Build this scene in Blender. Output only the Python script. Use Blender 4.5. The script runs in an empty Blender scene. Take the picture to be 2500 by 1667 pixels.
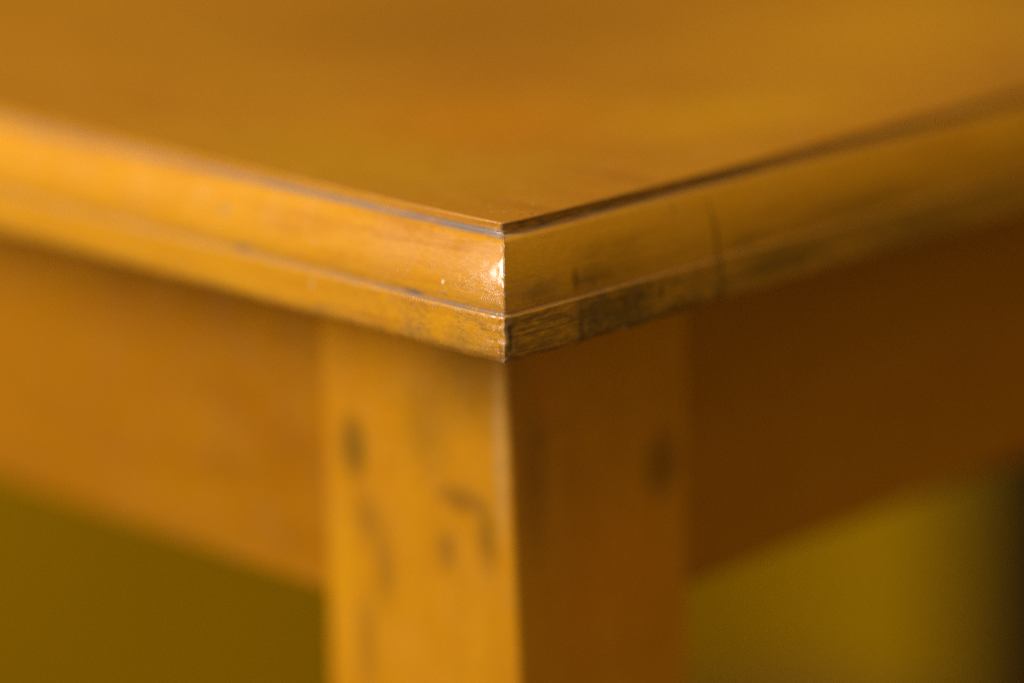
import bpy, bmesh, math, random
from mathutils import Vector, Matrix, noise

scene = bpy.context.scene
C = scene.collection
random.seed(7)

# ------------------------------------------------------------------ camera
TOP = 0.80                      # height of the table top above the floor
cam_d = bpy.data.cameras.new("camera")
cam = bpy.data.objects.new("camera", cam_d)
C.objects.link(cam)
fw = Vector((0.68238176, 0.67830219, -0.27250923))
rt = Vector((0.70226971, -0.71178895, -0.01318109))
up = Vector((0.20290982, 0.18238044, 0.96206288))
m = Matrix((rt, up, -fw)).transposed().to_4x4()
m.translation = Vector((-0.493957, -0.493122, 0.172477 + TOP))
cam.matrix_world = m
cam_d.sensor_width = 36.0
cam_d.lens = 122.11
cam_d.clip_start = 0.02
cam_d.clip_end = 50
cam_d.dof.use_dof = True
cam_d.dof.focus_distance = 0.7205
cam_d.dof.aperture_fstop = 2.5
scene.camera = cam

# ------------------------------------------------------------------ light
world = bpy.data.worlds.new("World")
scene.world = world
world.use_nodes = True
bg = world.node_tree.nodes["Background"]
bg.inputs[0].default_value = (1.0, 0.83, 0.50, 1)
bg.inputs[1].default_value = 0.325


def area(name, loc, target, sx, sy, power, col):
    d = bpy.data.lights.new(name, 'AREA')
    d.shape = 'RECTANGLE'
    d.size, d.size_y = sx, sy
    d.energy = power
    d.color = col
    o = bpy.data.objects.new(name, d)
    C.objects.link(o)
    o.location = loc
    o.rotation_euler = (Vector(target) - Vector(loc)).to_track_quat('-Z', 'Y').to_euler()
    return o


# daylight from a window to the left of the table, and the pale ceiling it lights
area("window_light", (-1.13, 0.60, TOP + 0.66), (0.0, 0.02, TOP - 0.02), 0.52, 0.92, 25.5, (1.0, 0.965, 0.985))
area("ceiling_bounce", (0.1, -0.4, TOP + 1.9), (0.1, -0.2, TOP), 2.4, 2.4, 15, (1.0, 0.86, 0.68))

scene.view_settings.view_transform = 'Standard'
scene.view_settings.look = 'None'
scene.view_settings.exposure = 0.0
scene.view_settings.gamma = 1.0
scene.cycles.use_denoising = False
scene.cycles.max_bounces = 8


# ------------------------------------------------------------------ node helpers
class NT:
    def __init__(self, name):
        self.mat = bpy.data.materials.new(name)
        self.mat.use_nodes = True
        self.t = self.mat.node_tree
        self.t.nodes.clear()

    def n(self, kind, **kw):
        nd = self.t.nodes.new(kind)
        for k, v in kw.items():
            setattr(nd, k, v)
        return nd

    def link(self, a, b):
        self.t.links.new(a, b)

    def put(self, sock, v):
        if isinstance(v, bpy.types.NodeSocket):
            self.link(v, sock)
        else:
            sock.default_value = v

    def math(self, op, a, b=0.0, clamp=False):
        nd = self.n('ShaderNodeMath', operation=op, use_clamp=clamp)
        self.put(nd.inputs[0], a)
        self.put(nd.inputs[1], b)
        return nd.outputs[0]

    def vmath(self, op, a, b=(0, 0, 0)):
        nd = self.n('ShaderNodeVectorMath', operation=op)
        self.put(nd.inputs[0], a)
        if op == 'SCALE':
            self.put(nd.inputs['Scale'], b)
        else:
            self.put(nd.inputs[1], b)
        return nd.outputs['Value'] if op == 'LENGTH' else nd.outputs[0]

    def noise(self, co, scale, detail=4, rough=0.55, dist=0.0):
        nd = self.n('ShaderNodeTexNoise')
        self.put(nd.inputs['Vector'], co)
        nd.inputs['Scale'].default_value = scale
        nd.inputs['Detail'].default_value = detail
        nd.inputs['Roughness'].default_value = rough
        nd.inputs['Distortion'].default_value = dist
        return nd

    def rng(self, v, a, b, c=0.0, d=1.0, smooth=True):
        nd = self.n('ShaderNodeMapRange')
        nd.interpolation_type = 'SMOOTHSTEP' if smooth else 'LINEAR'
        self.put(nd.inputs[0], v)
        for i, x in enumerate((a, b, c, d)):
            nd.inputs[i + 1].default_value = x
        return nd.outputs[0]

    def mix(self, fac, a, b, mode='MIX'):
        nd = self.n('ShaderNodeMix', data_type='RGBA', blend_type=mode)
        self.put(nd.inputs[0], fac)
        self.put(nd.inputs[6], a if isinstance(a, bpy.types.NodeSocket) else (*a, 1))
        self.put(nd.inputs[7], b if isinstance(b, bpy.types.NodeSocket) else (*b, 1))
        return nd.outputs[2]

    def scaled(self, co, s):
        return self.vmath('MULTIPLY', co, s)


def wood(name, base, dark, light, grain, blobs=(), rough=0.3, coat=0.35, ledge=False,
         fine=1.0, blotch=0.5, spec=0.5):
    """Varnished orange wood.  grain: stretch of the noise space (mm) along x, y, z.
    blobs: marks and painted reflection tones in the wood, (centre mm, radii mm, colour, strength, softness, warp)."""
    k = NT(name)
    tc = k.n('ShaderNodeTexCoord')
    mm = k.vmath('SCALE', tc.outputs['Object'], 1000.0)          # millimetres
    g = k.scaled(mm, tuple(1.0 / s for s in grain))
    n1 = k.noise(g, 0.35, 5, 0.6, 0.6).outputs[0]
    n2 = k.noise(g, 1.6, 4, 0.6, 0.2).outputs[0]
    nb = k.noise(mm, 0.022, 3, 0.5).outputs[0]
    col = k.mix(k.rng(n1, 0.42, 0.72), base, dark)
    col = k.mix(k.math('MULTIPLY', k.rng(nb, 0.40, 0.68), blotch), col, light)
    col = k.mix(k.math('MULTIPLY', k.rng(n2, 0.56, 0.75), 0.30 * fine), col, dark)
    # warp shared by the marks
    wn = k.noise(mm, 0.35, 4, 0.65)
    warp = k.vmath('SUBTRACT', wn.outputs['Color'], (0.5, 0.5, 0.5))
    roughness = k.rng(k.noise(mm, 0.12, 4, 0.6).outputs[0], 0.35, 0.7, rough * 0.75, rough * 1.3)
    height = k.math('MULTIPLY', n2, 0.4)
    if ledge:
        # dust lying in the quirks of the moulding, grime rubbed in beside them, shade painted on the right lip, worn arrises
        at = k.n('ShaderNodeAttribute', attribute_name='dust').outputs['Fac']
        ad = k.n('ShaderNodeAttribute', attribute_name='grime_shade').outputs['Fac']
        aw = k.n('ShaderNodeAttribute', attribute_name='wear').outputs['Fac']
        pn = k.noise(k.scaled(mm, (0.35, 0.35, 1.0)), 0.8, 5, 0.7).outputs[0]
        pm = k.noise(mm, 0.13, 3, 0.6).outputs[0]
        pl = k.noise(k.scaled(mm, (0.12, 0.12, 1.0)), 1.0, 4, 0.65).outputs[0]
        # crackle in the varnish, short lines along the edge
        ck = k.noise(k.scaled(mm, (0.22, 0.22, 2.2)), 1.0, 4, 0.7, 0.9).outputs[0]
        cr = k.math('ABSOLUTE', k.math('SUBTRACT', ck, 0.5))
        crk = k.math('MULTIPLY', k.rng(cr, 0.004, 0.030, 1.0, 0.0), k.rng(pm, 0.40, 0.54))
        crk = k.math('MULTIPLY', crk, k.n('ShaderNodeAttribute', attribute_name='crackle').outputs['Fac'])
        col = k.mix(k.math('MULTIPLY', crk, 0.9), col, (0.085, 0.045, 0.025))
        st = k.noise(k.scaled(mm, (0.05, 0.05, 1.3)), 1.0, 5, 0.7, 0.4).outputs[0]
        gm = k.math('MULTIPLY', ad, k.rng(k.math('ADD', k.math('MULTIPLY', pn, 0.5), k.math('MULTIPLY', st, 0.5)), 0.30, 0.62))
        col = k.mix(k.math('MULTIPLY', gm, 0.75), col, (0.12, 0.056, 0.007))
        dm = k.math('MULTIPLY', at, k.rng(pl, 0.30, 0.55, 0.45, 1.0))
        col = k.mix(dm, col, (0.25, 0.205, 0.175))
        wm = k.math('MULTIPLY', aw, k.rng(pn, 0.40, 0.60))
        col = k.mix(k.math('MULTIPLY', wm, 0.6), col, (0.60, 0.38, 0.16))
        roughness = k.math('ADD', roughness, k.math('MULTIPLY', k.math('ADD', dm, gm), 0.35), clamp=True)
        height = k.math('SUBTRACT', height, k.math('MULTIPLY', crk, 1.0))
        height = k.math('ADD', height, k.math('MULTIPLY', pn, 0.5))
    mottle = k.rng(k.noise(mm, 0.55, 5, 0.75).outputs[0], 0.30, 0.60, 0.45, 1.0)
    for cen, rad, c, strength, soft, wp, *sq in blobs:
        p = k.vmath('SUBTRACT', mm, cen)
        p = k.vmath('ADD', p, k.vmath('SCALE', warp, wp))
        p = k.scaled(p, tuple(1.0 / r for r in rad))
        if sq:                                   # squarish mark
            p = k.vmath('MULTIPLY', p, p)
            ln = k.math('POWER', k.vmath('LENGTH', k.vmath('MULTIPLY', p, p)), 0.25)
        else:
            ln = k.vmath('LENGTH', p)
        mask = k.math('MULTIPLY', k.rng(ln, max(0.0, 1 - soft), 1 + soft * 0.4, 1.0, 0.0), strength)
        if sq:
            mask = k.math('MULTIPLY', mask, mottle)
        col = k.mix(mask, col, c)
    fn = k.noise(k.scaled(mm, tuple(1.0 / max(1.0, q ** 0.6) for q in grain)), 2.6, 3, 0.7).outputs[0]
    col = k.mix(0.22 * fine, col, k.mix(k.rng(fn, 0.3, 0.7), (0.55, 0.5, 0.45), (1.3, 1.35, 1.4)), 'MULTIPLY')
    b = k.n('ShaderNodeBsdfPrincipled')
    k.put(b.inputs['Base Color'], col)
    k.put(b.inputs['Roughness'], roughness)
    b.inputs['Specular IOR Level'].default_value = spec
    b.inputs['Coat Weight'].default_value = coat
    b.inputs['Coat Roughness'].default_value = 0.09
    b.inputs['Coat IOR'].default_value = 1.55
    bp = k.n('ShaderNodeBump')
    bp.inputs['Strength'].default_value = 0.22
    bp.inputs['Distance'].default_value = 0.00012
    k.link(height, bp.inputs['Height'])
    k.link(bp.outputs[0], b.inputs['Normal'])
    k.link(bp.outputs[0], b.inputs['Coat Normal'])
    out = k.n('ShaderNodeOutputMaterial')
    k.link(b.outputs[0], out.inputs[0])
    return k.mat


def paint(name, col, var, rough):
    k = NT(name)
    tc = k.n('ShaderNodeTexCoord')
    nz = k.noise(tc.outputs['Object'], 3.0, 4, 0.6).outputs[0]
    c = k.mix(k.rng(nz, 0.35, 0.7), col, tuple(x * var for x in col))
    b = k.n('ShaderNodeBsdfPrincipled')
    k.link(c, b.inputs['Base Color'])
    b.inputs['Roughness'].default_value = rough
    b.inputs['Specular IOR Level'].default_value = 0.05
    bp = k.n('ShaderNodeBump')
    bp.inputs['Strength'].default_value = 0.2
    bp.inputs['Distance'].default_value = 0.002
    k.link(k.noise(tc.outputs['Object'], 90, 3).outputs[0], bp.inputs['Height'])
    k.link(bp.outputs[0], b.inputs['Normal'])
    out = k.n('ShaderNodeOutputMaterial')
    k.link(b.outputs[0], out.inputs[0])
    return k.mat


ORANGE = (0.63, 0.275, 0.011)
BROWN = (0.42, 0.150, 0.008)
YELLOW = (0.66, 0.300, 0.012)
STAIN = (0.055, 0.026, 0.008)

top_blobs = [
    ((10.4, 1.9, 0), (0.7, 0.35, 1), (0.10, 0.07, 0.05), 0.8, 0.5, 0.8),
    ((8.5, 3.1, 0), (0.6, 0.4, 1), (0.12, 0.07, 0.03), 0.7, 0.5, 0.8),
    ((7.6, 7.3, 0), (0.25, 0.25, 1), (0.75, 0.55, 0.25), 0.8, 0.5, 0.3),
    ((14, 15, 0), (0.3, 1.6, 1), (0.68, 0.42, 0.16), 0.5, 0.6, 1.2),
    ((22, 12, 0), (0.3, 1.2, 1), (0.68, 0.42, 0.16), 0.5, 0.6, 1.2),
    ((6, 9.5, 0), (0.25, 0.7, 1), (0.70, 0.45, 0.20), 0.6, 0.6, 0.8),
    ((26, 21, 0), (0.4, 2.2, 1), (0.66, 0.38, 0.12), 0.5, 0.6, 1.2),
    ((17, 8, 0), (0.5, 0.35, 1), (0.75, 0.55, 0.30), 0.6, 0.5, 0.5),
    ((112, 36, 0), (45, 26, 1e4), (0.56, 0.265, 0.010), 0.8, 1.0, 6.0),  # broad blobs: the room's reflection painted into the top as tone
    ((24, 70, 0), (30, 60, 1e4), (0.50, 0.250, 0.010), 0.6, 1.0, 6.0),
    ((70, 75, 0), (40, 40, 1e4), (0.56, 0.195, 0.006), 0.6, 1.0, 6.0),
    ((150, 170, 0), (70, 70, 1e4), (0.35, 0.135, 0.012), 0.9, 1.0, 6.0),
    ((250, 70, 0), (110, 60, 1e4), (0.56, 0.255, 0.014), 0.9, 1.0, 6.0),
    ((9, 13, 0), (0.4, 0.6, 1), (0.75, 0.50, 0.22), 0.6, 0.5, 0.5),
]
edge_blobs = [
    # face that looks right: drips and rubbed-in grime
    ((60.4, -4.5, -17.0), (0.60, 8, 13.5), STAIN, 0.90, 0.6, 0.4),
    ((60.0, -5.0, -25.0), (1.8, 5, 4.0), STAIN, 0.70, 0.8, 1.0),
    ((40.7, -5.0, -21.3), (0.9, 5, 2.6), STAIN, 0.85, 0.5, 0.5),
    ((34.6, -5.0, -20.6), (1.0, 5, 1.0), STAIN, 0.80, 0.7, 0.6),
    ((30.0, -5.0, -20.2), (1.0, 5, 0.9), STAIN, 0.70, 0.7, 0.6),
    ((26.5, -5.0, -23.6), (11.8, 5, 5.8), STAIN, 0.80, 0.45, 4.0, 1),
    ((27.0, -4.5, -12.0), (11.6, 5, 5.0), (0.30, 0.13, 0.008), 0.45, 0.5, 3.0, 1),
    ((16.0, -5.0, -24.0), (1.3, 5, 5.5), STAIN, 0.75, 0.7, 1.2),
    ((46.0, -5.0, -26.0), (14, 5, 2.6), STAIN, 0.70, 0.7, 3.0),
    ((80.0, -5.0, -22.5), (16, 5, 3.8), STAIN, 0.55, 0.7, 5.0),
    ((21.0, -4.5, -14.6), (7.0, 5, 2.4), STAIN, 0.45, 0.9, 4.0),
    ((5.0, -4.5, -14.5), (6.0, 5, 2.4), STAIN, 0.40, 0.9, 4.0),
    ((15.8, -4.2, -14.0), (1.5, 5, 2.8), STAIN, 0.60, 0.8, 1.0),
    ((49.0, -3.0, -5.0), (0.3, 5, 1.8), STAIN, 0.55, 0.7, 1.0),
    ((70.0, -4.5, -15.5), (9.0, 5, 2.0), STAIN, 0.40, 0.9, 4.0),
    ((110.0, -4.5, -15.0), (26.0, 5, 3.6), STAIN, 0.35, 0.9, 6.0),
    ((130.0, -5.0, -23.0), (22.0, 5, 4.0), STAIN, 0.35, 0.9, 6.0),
    ((29.3, -5.2, -27.1), (1.2, 5, 0.75), (0.55, 0.42, 0.36), 0.9, 0.5, 0.8),
    # chipped arris of the lower band
    ((-4.6, -5.6, -23.2), (0.85, 1.1, 4.8), (0.030, 0.022, 0.018), 0.95, 0.6, 0.8),
    ((-5.0, -5.0, -27.2), (2.0, 2.0, 0.9), (0.34, 0.25, 0.15), 0.6, 0.6, 1.2),
    # face that looks left
    ((-4.5, 83.0, -9.6), (3, 1.7, 0.9), (0.32, 0.20, 0.12), 0.75, 0.6, 0.6),
    ((-4.8, 76.0, -16.5), (3, 3.4, 0.9), (0.17, 0.11, 0.07), 0.70, 0.7, 1.5),
    ((-4.6, 52.7, -11.6), (3, 0.9, 0.4), (0.75, 0.50, 0.25), 0.5, 0.5, 0.5),
    ((-4.8, 12.6, -13.4), (3, 0.45, 0.5), (0.85, 0.75, 0.60), 0.85, 0.5, 0.3),
    ((-5.3, 52.0, -20.5), (3, 1.0, 1.8), (0.55, 0.36, 0.14), 0.60, 0.6, 1.0),
    ((-5.3, 50.0, -25.5), (3, 1.6, 1.2), (0.22, 0.13, 0.04), 0.65, 0.7, 1.0),
    ((-5.3, 22.0, -25.0), (3, 5.0, 1.6), (0.25, 0.14, 0.035), 0.55, 0.8, 3.0),
    ((-5.3, 6.0, -24.5), (3, 6.0, 2.8), (0.25, 0.14, 0.035), 0.45, 0.9, 4.0),
    ((-4.8, 21.0, -16.9), (3, 4.0, 0.6), (0.13, 0.10, 0.08), 0.80, 0.7, 1.0),
]
leg_blobs = [
    ((19, 69.7, -67.7), (8, 5.2, 8.6), (0.23, 0.105, 0.008), 0.90, 0.6, 0.8),
    ((19, 35.0, -73.0), (8, 8.5, 4.0), (0.28, 0.120, 0.006), 0.80, 0.8, 1.0),
    ((19, 27.5, -80.0), (8, 4.2, 9.5), (0.28, 0.120, 0.006), 0.80, 0.8, 1.0),
    ((19, 40.5, -86.0), (8, 4.2, 5.5), (0.30, 0.130, 0.010), 0.75, 0.8, 1.0),
    ((19, 66.0, -84.0), (8, 5.0, 8.0), (0.32, 0.138, 0.008), 0.75, 0.9, 1.5),
    ((19, 60.5, -95.0), (8, 4.0, 12.0), (0.32, 0.138, 0.008), 0.80, 0.9, 1.5),
    ((19, 67.0, -115.0), (8, 3.6, 16.0), (0.34, 0.148, 0.008), 0.80, 0.9, 1.5),
    ((19, 30.6, -40.0), (8, 17, 17), (0.33, 0.140, 0.006), 0.85, 0.9, 3.0),
    ((19, 46.0, -58.0), (8, 9, 14), (0.36, 0.155, 0.006), 0.70, 0.9, 4.0),
    ((19, 22.5, -60.0), (5, 2.6, 24), (0.52, 0.280, 0.060), 0.75, 0.6, 1.0),
    ((19, 74.0, -100.0), (8, 4.5, 26.0), (0.64, 0.290, 0.006), 0.75, 0.9, 2.0),
    ((19, 31.0, -112.0), (8, 6.5, 26.0), (0.62, 0.270, 0.005), 0.75, 0.9, 2.0),
    ((19, 52.0, -76.0), (8, 5.0, 14.0), (0.62, 0.265, 0.005), 0.6, 0.9, 3.0),
    ((70.6, 19, -72.9), (7.5, 8, 9.5), (0.20, 0.080, 0.008), 0.80, 0.8, 1.0),
    ((28.2, 19, -64.0), (5.5, 8, 24.0), (0.30, 0.12, 0.008), 0.70, 0.9, 2.0),
    ((54.0, 19, -95.0), (20, 8, 20.0), (0.64, 0.22, 0.008), 0.65, 0.9, 5.0),
    ((32.3, 19, -48.0), (6, 8, 8.0), (0.60, 0.21, 0.008), 0.60, 0.9, 3.0),
]
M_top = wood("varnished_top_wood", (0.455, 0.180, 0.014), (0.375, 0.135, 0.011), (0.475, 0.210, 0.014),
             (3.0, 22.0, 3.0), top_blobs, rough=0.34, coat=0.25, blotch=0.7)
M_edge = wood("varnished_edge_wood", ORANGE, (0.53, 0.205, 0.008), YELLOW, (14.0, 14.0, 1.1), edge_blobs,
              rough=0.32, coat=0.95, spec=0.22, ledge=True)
M_leg = wood("varnished_leg_wood", (0.565, 0.228, 0.005), (0.485, 0.180, 0.004), (0.60, 0.258, 0.006), (9.0, 9.0, 40.0), leg_blobs,
             rough=0.36, coat=0.1, spec=0.3, blotch=0.6)
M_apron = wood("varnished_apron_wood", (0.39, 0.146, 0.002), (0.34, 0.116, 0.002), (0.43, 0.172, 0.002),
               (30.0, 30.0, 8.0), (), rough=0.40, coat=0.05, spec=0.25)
M_wall = paint("olive_wall_paint", (0.56, 0.345, 0.0006), 0.92, 0.8)
M_floor = paint("brown_floor", (0.20, 0.11, 0.04), 0.7, 0.5)
M_post = paint("dark_door_frame_paint", (0.045, 0.026, 0.006), 0.8, 0.5)


# ------------------------------------------------------------------ mesh helpers
def finish(name, bm, mat, parent=None, loc=None, smooth=True):
    me = bpy.data.meshes.new(name)
    bm.normal_update()
    bm.to_mesh(me)
    bm.free()
    o = bpy.data.objects.new(name, me)
    C.objects.link(o)
    me.materials.append(mat)
    if smooth:
        for p in me.polygons:
            p.use_smooth = True
    if parent:
        o.parent = parent
    if loc is not None:
        o.location = loc
    return o


def box(bm, x0, x1, y0, y1, z0, z1, bevel=0.0, seg=2):
    r = bmesh.ops.create_cube(bm, size=1.0)
    vs = r['verts']
    for v in vs:
        v.co = Vector((x0 + (v.co.x + .5) * (x1 - x0), y0 + (v.co.y + .5) * (y1 - y0), z0 + (v.co.z + .5) * (z1 - z0)))
    if bevel:
        es = list({e for v in vs for e in v.link_edges})
        bmesh.ops.bevel(bm, geom=es, offset=bevel, segments=seg, profile=0.5, affect='EDGES')


# ------------------------------------------------------------------ setting
WX, WY = 1.39, 1.10             # the two walls that meet behind the table


def structure(name, bm, mat):
    o = finish(name, bm, mat, smooth=False)
    o["kind"] = "structure"
    return o


bm = bmesh.new(); box(bm, -2.6, WX + 0.1, -2.6, WY + 0.1, -0.05, 0.0); structure("floor", bm, M_floor)
bm = bmesh.new(); box(bm, -2.6, WX, WY, WY + 0.1, 0.0, 2.7); structure("wall", bm, M_wall)
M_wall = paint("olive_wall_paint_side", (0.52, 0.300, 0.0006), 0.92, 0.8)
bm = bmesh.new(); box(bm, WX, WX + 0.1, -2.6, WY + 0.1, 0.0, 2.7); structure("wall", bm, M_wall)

bm = bmesh.new()
for (y0, y1, d) in ((0.79, 0.905, 0.030),):
    box(bm, WX - d, WX - 0.0005, y0, y1, 0.0, 2.1, 0.004)
    box(bm, WX - d - 0.012, WX - d + 0.001, y1 - 0.028, y1 - 0.004, 0.0, 2.1, 0.003)
o = finish("door_frame", bm, M_post, smooth=False)
o["label"] = "dark brown upright door frame against the olive wall behind the table"
o["category"] = "door frame"

# ------------------------------------------------------------------ table
LX, LY = 420.0, 420.0           # mm, size of the lip
table = bpy.data.objects.new("wooden_table", None)
C.objects.link(table)
table.location = (0.21, 0.21, 0.0)
table["label"] = "glossy orange varnished wooden table with worn moulded edge and square legs"
table["category"] = "table"
PL = Vector((-0.21, -0.21, TOP))  # parts are modelled in mm from the near corner of the top


def seg(a, b, n):
    return [(a[0] + (b[0] - a[0]) * i / n, a[1] + (b[1] - a[1]) * i / n) for i in range(n)]


def arc(cx, cz, r, a0, a1, n):
    return [(cx + r * math.cos(math.radians(a0 + (a1 - a0) * i / n)),
             cz + r * math.sin(math.radians(a0 + (a1 - a0) * i / n))) for i in range(n)]


# profile (outward, height): lip, quirk, ovolo, quirk, lower band, rounded foot
prof = []
prof += seg((-3.0, 0.0), (-0.5, 0.0), 4)
prof += arc(-0.5, -0.45, 0.45, 90, 0, 8)
prof += seg((-0.05, -0.45), (-0.60, -2.45), 6)
prof += arc(-0.30, -2.45, 0.30, 180, 270, 4)
prof += seg((-0.30, -2.75), (0.70, -2.85), 5)
o0, z0 = 0.70, -2.85
ov = [(o0, z0)]
N = 34
Z1 = -17.3
for i in range(N):
    t = (i + .5) / N
    el = math.radians(45 * (1 - min(1, t / 0.05)) + 34 * (1 - t) ** 1.0)
    dz = (Z1 - z0) / N
    ov.append((ov[-1][0] - dz * math.tan(el), ov[-1][1] + dz))
prof += ov
oe = ov[-1][0]
prof += seg((oe - 0.10, Z1 - 0.15), (oe - 0.05, Z1 - 0.28), 2)
prof += seg((oe - 0.05, Z1 - 0.28), (oe + 0.55, Z1 - 0.36), 4)
prof += arc(oe + 0.55, Z1 - 0.86, 0.5, 90, 0, 5)
prof += seg((oe + 1.05, Z1 - 0.86), (oe + 1.15, -26.0), 14)
prof += arc(oe + 1.15 - 2.0, -26.0, 2.0, 0, -90, 9)
prof += seg((oe - 0.85, -28.0), (-14.0, -28.0), 4)
prof.append((-14.0, -28.0))
NP = len(prof)

S_vis = []
s = 0.0
while s < 600:
    S_vis.append(s)
    s += 0.25 if s < 45 else (0.25 + (s - 45) * 0.02)
S_hid = [0, 0.4, 1, 2, 4, 8, 15, 30, 60, 120, 200]


def corner_radius(z):
    # the arris at the corner: crisp on the ovolo, worn round on the lip and on the lower band
    if z > -2.3:
        return 2.0
    if z > -17.3:
        return 0.55
    return 1.3


# columns of the ring: the near corner first, then round the table
# a column = (corner index, kind, parameter)
HALF = LX / 2
SV = [x for x in S_vis if x < HALF - 4] + [HALF]
SH = [x for x in S_hid if x < HALF - 4] + [HALF]
KA = 10
cols = []


def add_edge(c0, c1, sa, sb):
    """from corner c0 to corner c1, samples measured from each corner up to the middle"""
    for x in sa[:-1]:
        cols.append((c0, 'out', x))
    for x in reversed(sb):
        cols.append((c1, 'in', x))


corners = [(-1, -1), (1, -1), (1, 1), (-1, 1)]
edges = [((1, 0)), ((0, 1)), ((-1, 0)), ((0, -1))]
order = []
for c in range(4):
    for j in range(1, KA):
        cols.append((c, 'arc', j / KA))
    nxt = (c + 1) % 4
    sa = SV if c == 0 else SH
    sb = SV if nxt == 0 else SH
    add_edge(c, nxt, sa, sb)


def sink_at(q, o, z):
    return 0.80 * math.exp(-q / 10.0) * (max(0.0, min(1.0, (o + 2.9) / 2.0)) if z > -1 else 1.0)


def point(col, o, z):
    c, kind, q = col
    rc = corner_radius(z)
    if z > -0.5:                # the flat of the lip runs in square to the panel
        rc *= max(0.01, min(1.0, (o + 3.0) / 2.5))
    sx, sy = corners[c]
    X = -o if sx < 0 else LX + o
    Y = -o if sy < 0 else LY + o
    ax, ay = X - sx * rc, Y - sy * rc
    din = edges[c - 1]          # direction of travel into this corner
    dout = edges[c]
    if kind == 'arc':
        # from the normal of the edge before to that of the edge after
        nin = Vector((din[1], -din[0])); nout = Vector((dout[1], -dout[0]))
        a = q * math.pi / 2
        n = nin * math.cos(a) + nout * math.sin(a)
        k = rc - sink_at(0.0, o, z)
        return Vector((ax + n.x * k, ay + n.y * k, z)), n, 0.0, c
    d = dout if kind == 'out' else din
    n = Vector((d[1], -d[0]))
    px, py = ax + n.x * rc, ay + n.y * rc
    g = 1 if kind == 'out' else -1
    half = LX / 2 + o - rc
    qq = half if q >= HALF else min(q, half)
    px += d[0] * g * qq
    py += d[1] * g * qq
    # hand-finished: the faces fall away a little towards the corner
    sink = sink_at(qq, o, z)
    px -= n.x * sink
    py -= n.y * sink
    return Vector((px, py, z)), n, qq, c


bm = bmesh.new()
lay = {k: bm.verts.layers.float.new(k) for k in ('dust', 'grime_shade', 'wear', 'crackle')}
grid = []
for ci, col in enumerate(cols):
    row = []
    for i, (o, z) in enumerate(prof):
        p, n, sdist, c = point(col, o, z)
        right = n.y < -0.7071
        vis = c == 0
        # uneven handwork
        w = noise.noise(Vector((p.x * 0.05, p.y * 0.05, z * 0.12))) * 0.10
        w += noise.noise(Vector((p.x * 0.35, p.y * 0.35, z * 0.5 + 7))) * 0.035
        if z < -17.6 and vis:
            # the lower band is knocked about: nicked foot on the right, bruised corner
            foot = max(0.0, min(1.0, (-z - 24.5) / 3.0))
            if right:
                rag = noise.noise(Vector((p.x * 0.16, 3.1, 0.0))) * 0.75 + noise.noise(Vector((p.x * 0.6, 9.1, 0.0))) * 0.28
                p.z += foot * max(-0.25, rag) * math.exp(-max(0, sdist - 45) / 30)
                w += noise.noise(Vector((p.x * 0.5, z * 0.5, 5))) * 0.10
            else:
                p.z += foot * noise.noise(Vector((p.y * 0.2, 1.7, 0))) * 0.3
                w += noise.noise(Vector((p.y * 0.5, z * 0.9, 5))) * 0.05
            cd = math.exp(-(sdist / 2.0) ** 2)
            w += cd * (noise.noise(Vector((p.x * 0.8, p.y * 0.8, z * 0.7 + 3))) * 0.45 - 0.15)
        elif vis:
            cd = math.exp(-(sdist / 1.2) ** 2)
            w += cd * noise.noise(Vector((p.x * 0.7, p.y * 0.7, z * 0.8))) * 0.18
        if i < 4 or i > NP - 5:
            w = 0.0
        p.x += n.x * w
        p.y += n.y * w
        v = bm.verts.new(p / 1000.0)
        # dust in the quirks
        d1 = 1.0 if (o < 1.4 and -3.5 < z < (-2.4 if right else -2.1)) else 0.0
        d2 = 1.0 if (z < Z1 + 0.25 and z > Z1 - 0.42) else 0.0
        v[lay['dust']] = (0.95 if not right else 0.36) * max(d1 * (0.55 + 0.45 * math.exp(-sdist / 90)), d2 * 0.9 * (0.3 + 0.7 * math.exp(-sdist / 45)))
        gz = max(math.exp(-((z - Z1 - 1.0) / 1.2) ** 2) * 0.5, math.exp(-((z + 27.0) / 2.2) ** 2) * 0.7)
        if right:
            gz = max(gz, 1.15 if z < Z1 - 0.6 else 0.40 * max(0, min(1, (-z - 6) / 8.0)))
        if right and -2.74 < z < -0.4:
            gz = 1.4  # right lip face: shade painted in along with the groove's dirt
        v[lay['grime_shade']] = gz
        arris = (math.exp(-(sdist / 0.35) ** 2) if z < -2.6 else 0.3) if vis and sdist < 2 else 0.0
        if -17.75 > z > -18.4 and not right:
            arris = max(arris, 0.5)
        v[lay['wear']] = arris
        v[lay['crackle']] = (1.0 if z < Z1 - 0.8 else 0.35 * max(0, min(1, (-z - 9) / 6))) * math.exp(-max(0, sdist - 25) / 14)
        row.append(v)
    grid.append(row)
n = len(grid)
for a in range(n):
    b = (a + 1) % n
    for i in range(NP - 1):
        bm.faces.new((grid[a][i], grid[a][i + 1], grid[b][i + 1], grid[b][i]))

tabletop_bm = bmesh.new()
bmt = tabletop_bm
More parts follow.
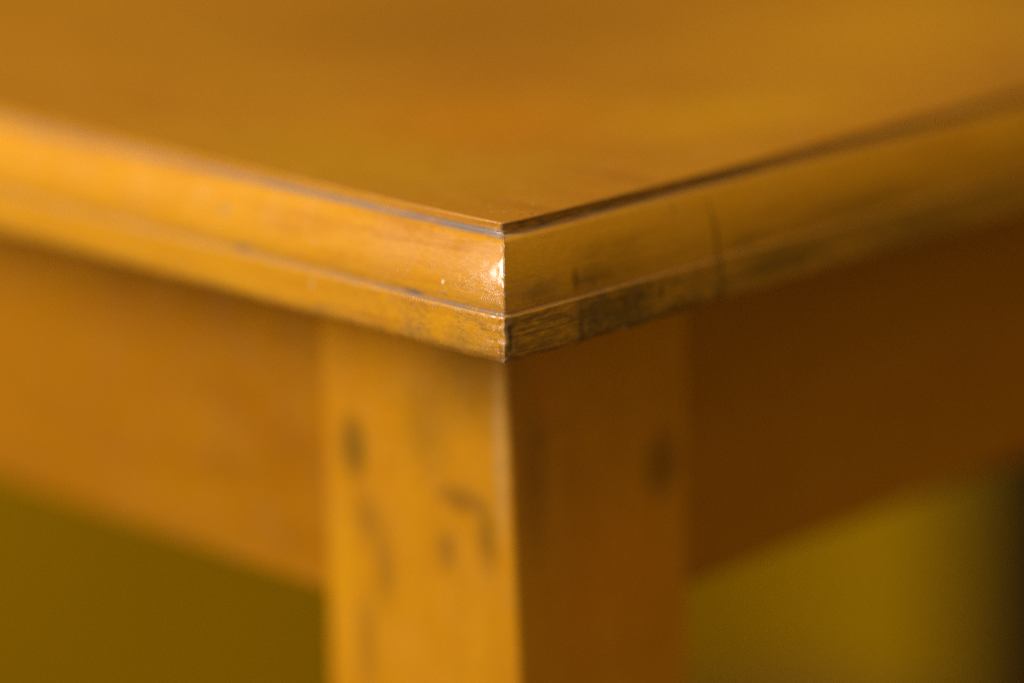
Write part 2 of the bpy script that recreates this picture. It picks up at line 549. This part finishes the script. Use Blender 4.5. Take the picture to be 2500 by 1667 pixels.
# the panel inside the moulding: its rim is welded in outline to the moulding's inner edge
nx = 40
gridp = {}
x0, x1 = 3.0, LX - 3.0
for i in range(nx + 1):
    for j in range(nx + 1):
        gridp[i, j] = bmt.verts.new((x0 / 1000 + (x1 - x0) / 1000 * i / nx, x0 / 1000 + (x1 - x0) / 1000 * j / nx, 0.0))
for i in range(nx):
    for j in range(nx):
        bmt.faces.new((gridp[i, j], gridp[i + 1, j], gridp[i + 1, j + 1], gridp[i, j + 1]))
low = [bmt.verts.new((x / 1000, y / 1000, -0.0275)) for x, y in ((x0, x0), (x1, x0), (x1, x1), (x0, x1))]
bmt.faces.new(list(reversed(low)))
sides = [[gridp[i, 0] for i in range(nx + 1)], [gridp[nx, j] for j in range(nx + 1)],
         [gridp[nx - i, nx] for i in range(nx + 1)], [gridp[0, nx - j] for j in range(nx + 1)]]
for q in range(4):
    bmt.faces.new([low[q], low[(q + 1) % 4]] + list(reversed(sides[q])))
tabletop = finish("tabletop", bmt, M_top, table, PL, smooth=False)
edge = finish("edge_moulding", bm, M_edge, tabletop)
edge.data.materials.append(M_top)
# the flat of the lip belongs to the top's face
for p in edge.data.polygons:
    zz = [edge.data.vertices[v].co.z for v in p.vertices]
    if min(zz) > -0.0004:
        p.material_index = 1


# legs
def leg_mesh():
    bm = bmesh.new()
    W, b = 60.2, 1.6
    levels = [-28.05, -33, -40, -50, -60, -75, -90, -105, -120, -140, -200, -400, -600, -800]
    out = []
    for z in levels:
        t = max(0.0, min(1.0, (-z - 32) / 80.0))
        sh = 1.7 * t
        A = [(20 + sh, 20 - sh), (20 + W, 20), (20 + W, 20 + W), (20, 20 + W)]
        ring = []
        for q, (cx, cy) in enumerate(A):
            sx = 1 if q in (0, 3) else -1
            sy = 1 if q in (0, 1) else -1
            r = b + 0.25 * noise.noise(Vector((z * 0.05, q, 0)))
            ccx, ccy = cx + sx * r, cy + sy * r
            base = {0: 180, 1: 270, 2: 0, 3: 90}[q]
            for k in range(5):
                a = math.radians(base + 90 * k / 4)
                ring.append(bm.verts.new(((ccx + r * math.cos(a)) / 1000, (ccy + r * math.sin(a)) / 1000, z / 1000)))
        out.append(ring)
    for a, c in zip(out, out[1:]):
        for i in range(len(a)):
            j = (i + 1) % len(a)
            bm.faces.new((a[i], c[i], c[j], a[j]))
    bm.faces.new(out[0])
    bm.faces.new(list(reversed(out[-1])))
    return bm


leg = finish("leg", leg_mesh(), M_leg, table, PL)
for q in range(1, 4):
    o = leg.copy()
    C.objects.link(o)
    o.parent = table
    o.rotation_euler.z = q * math.pi / 2
    o.location = Matrix.Rotation(q * math.pi / 2, 4, 'Z') @ PL


# aprons, set back a little from the faces of the legs and tenoned into them
def apron_mesh():
    bm = bmesh.new()
    box(bm, 0.0795, 0.3405, 0.0225, 0.0445, -0.1065, -0.02805, 0.0008, 2)
    return bm


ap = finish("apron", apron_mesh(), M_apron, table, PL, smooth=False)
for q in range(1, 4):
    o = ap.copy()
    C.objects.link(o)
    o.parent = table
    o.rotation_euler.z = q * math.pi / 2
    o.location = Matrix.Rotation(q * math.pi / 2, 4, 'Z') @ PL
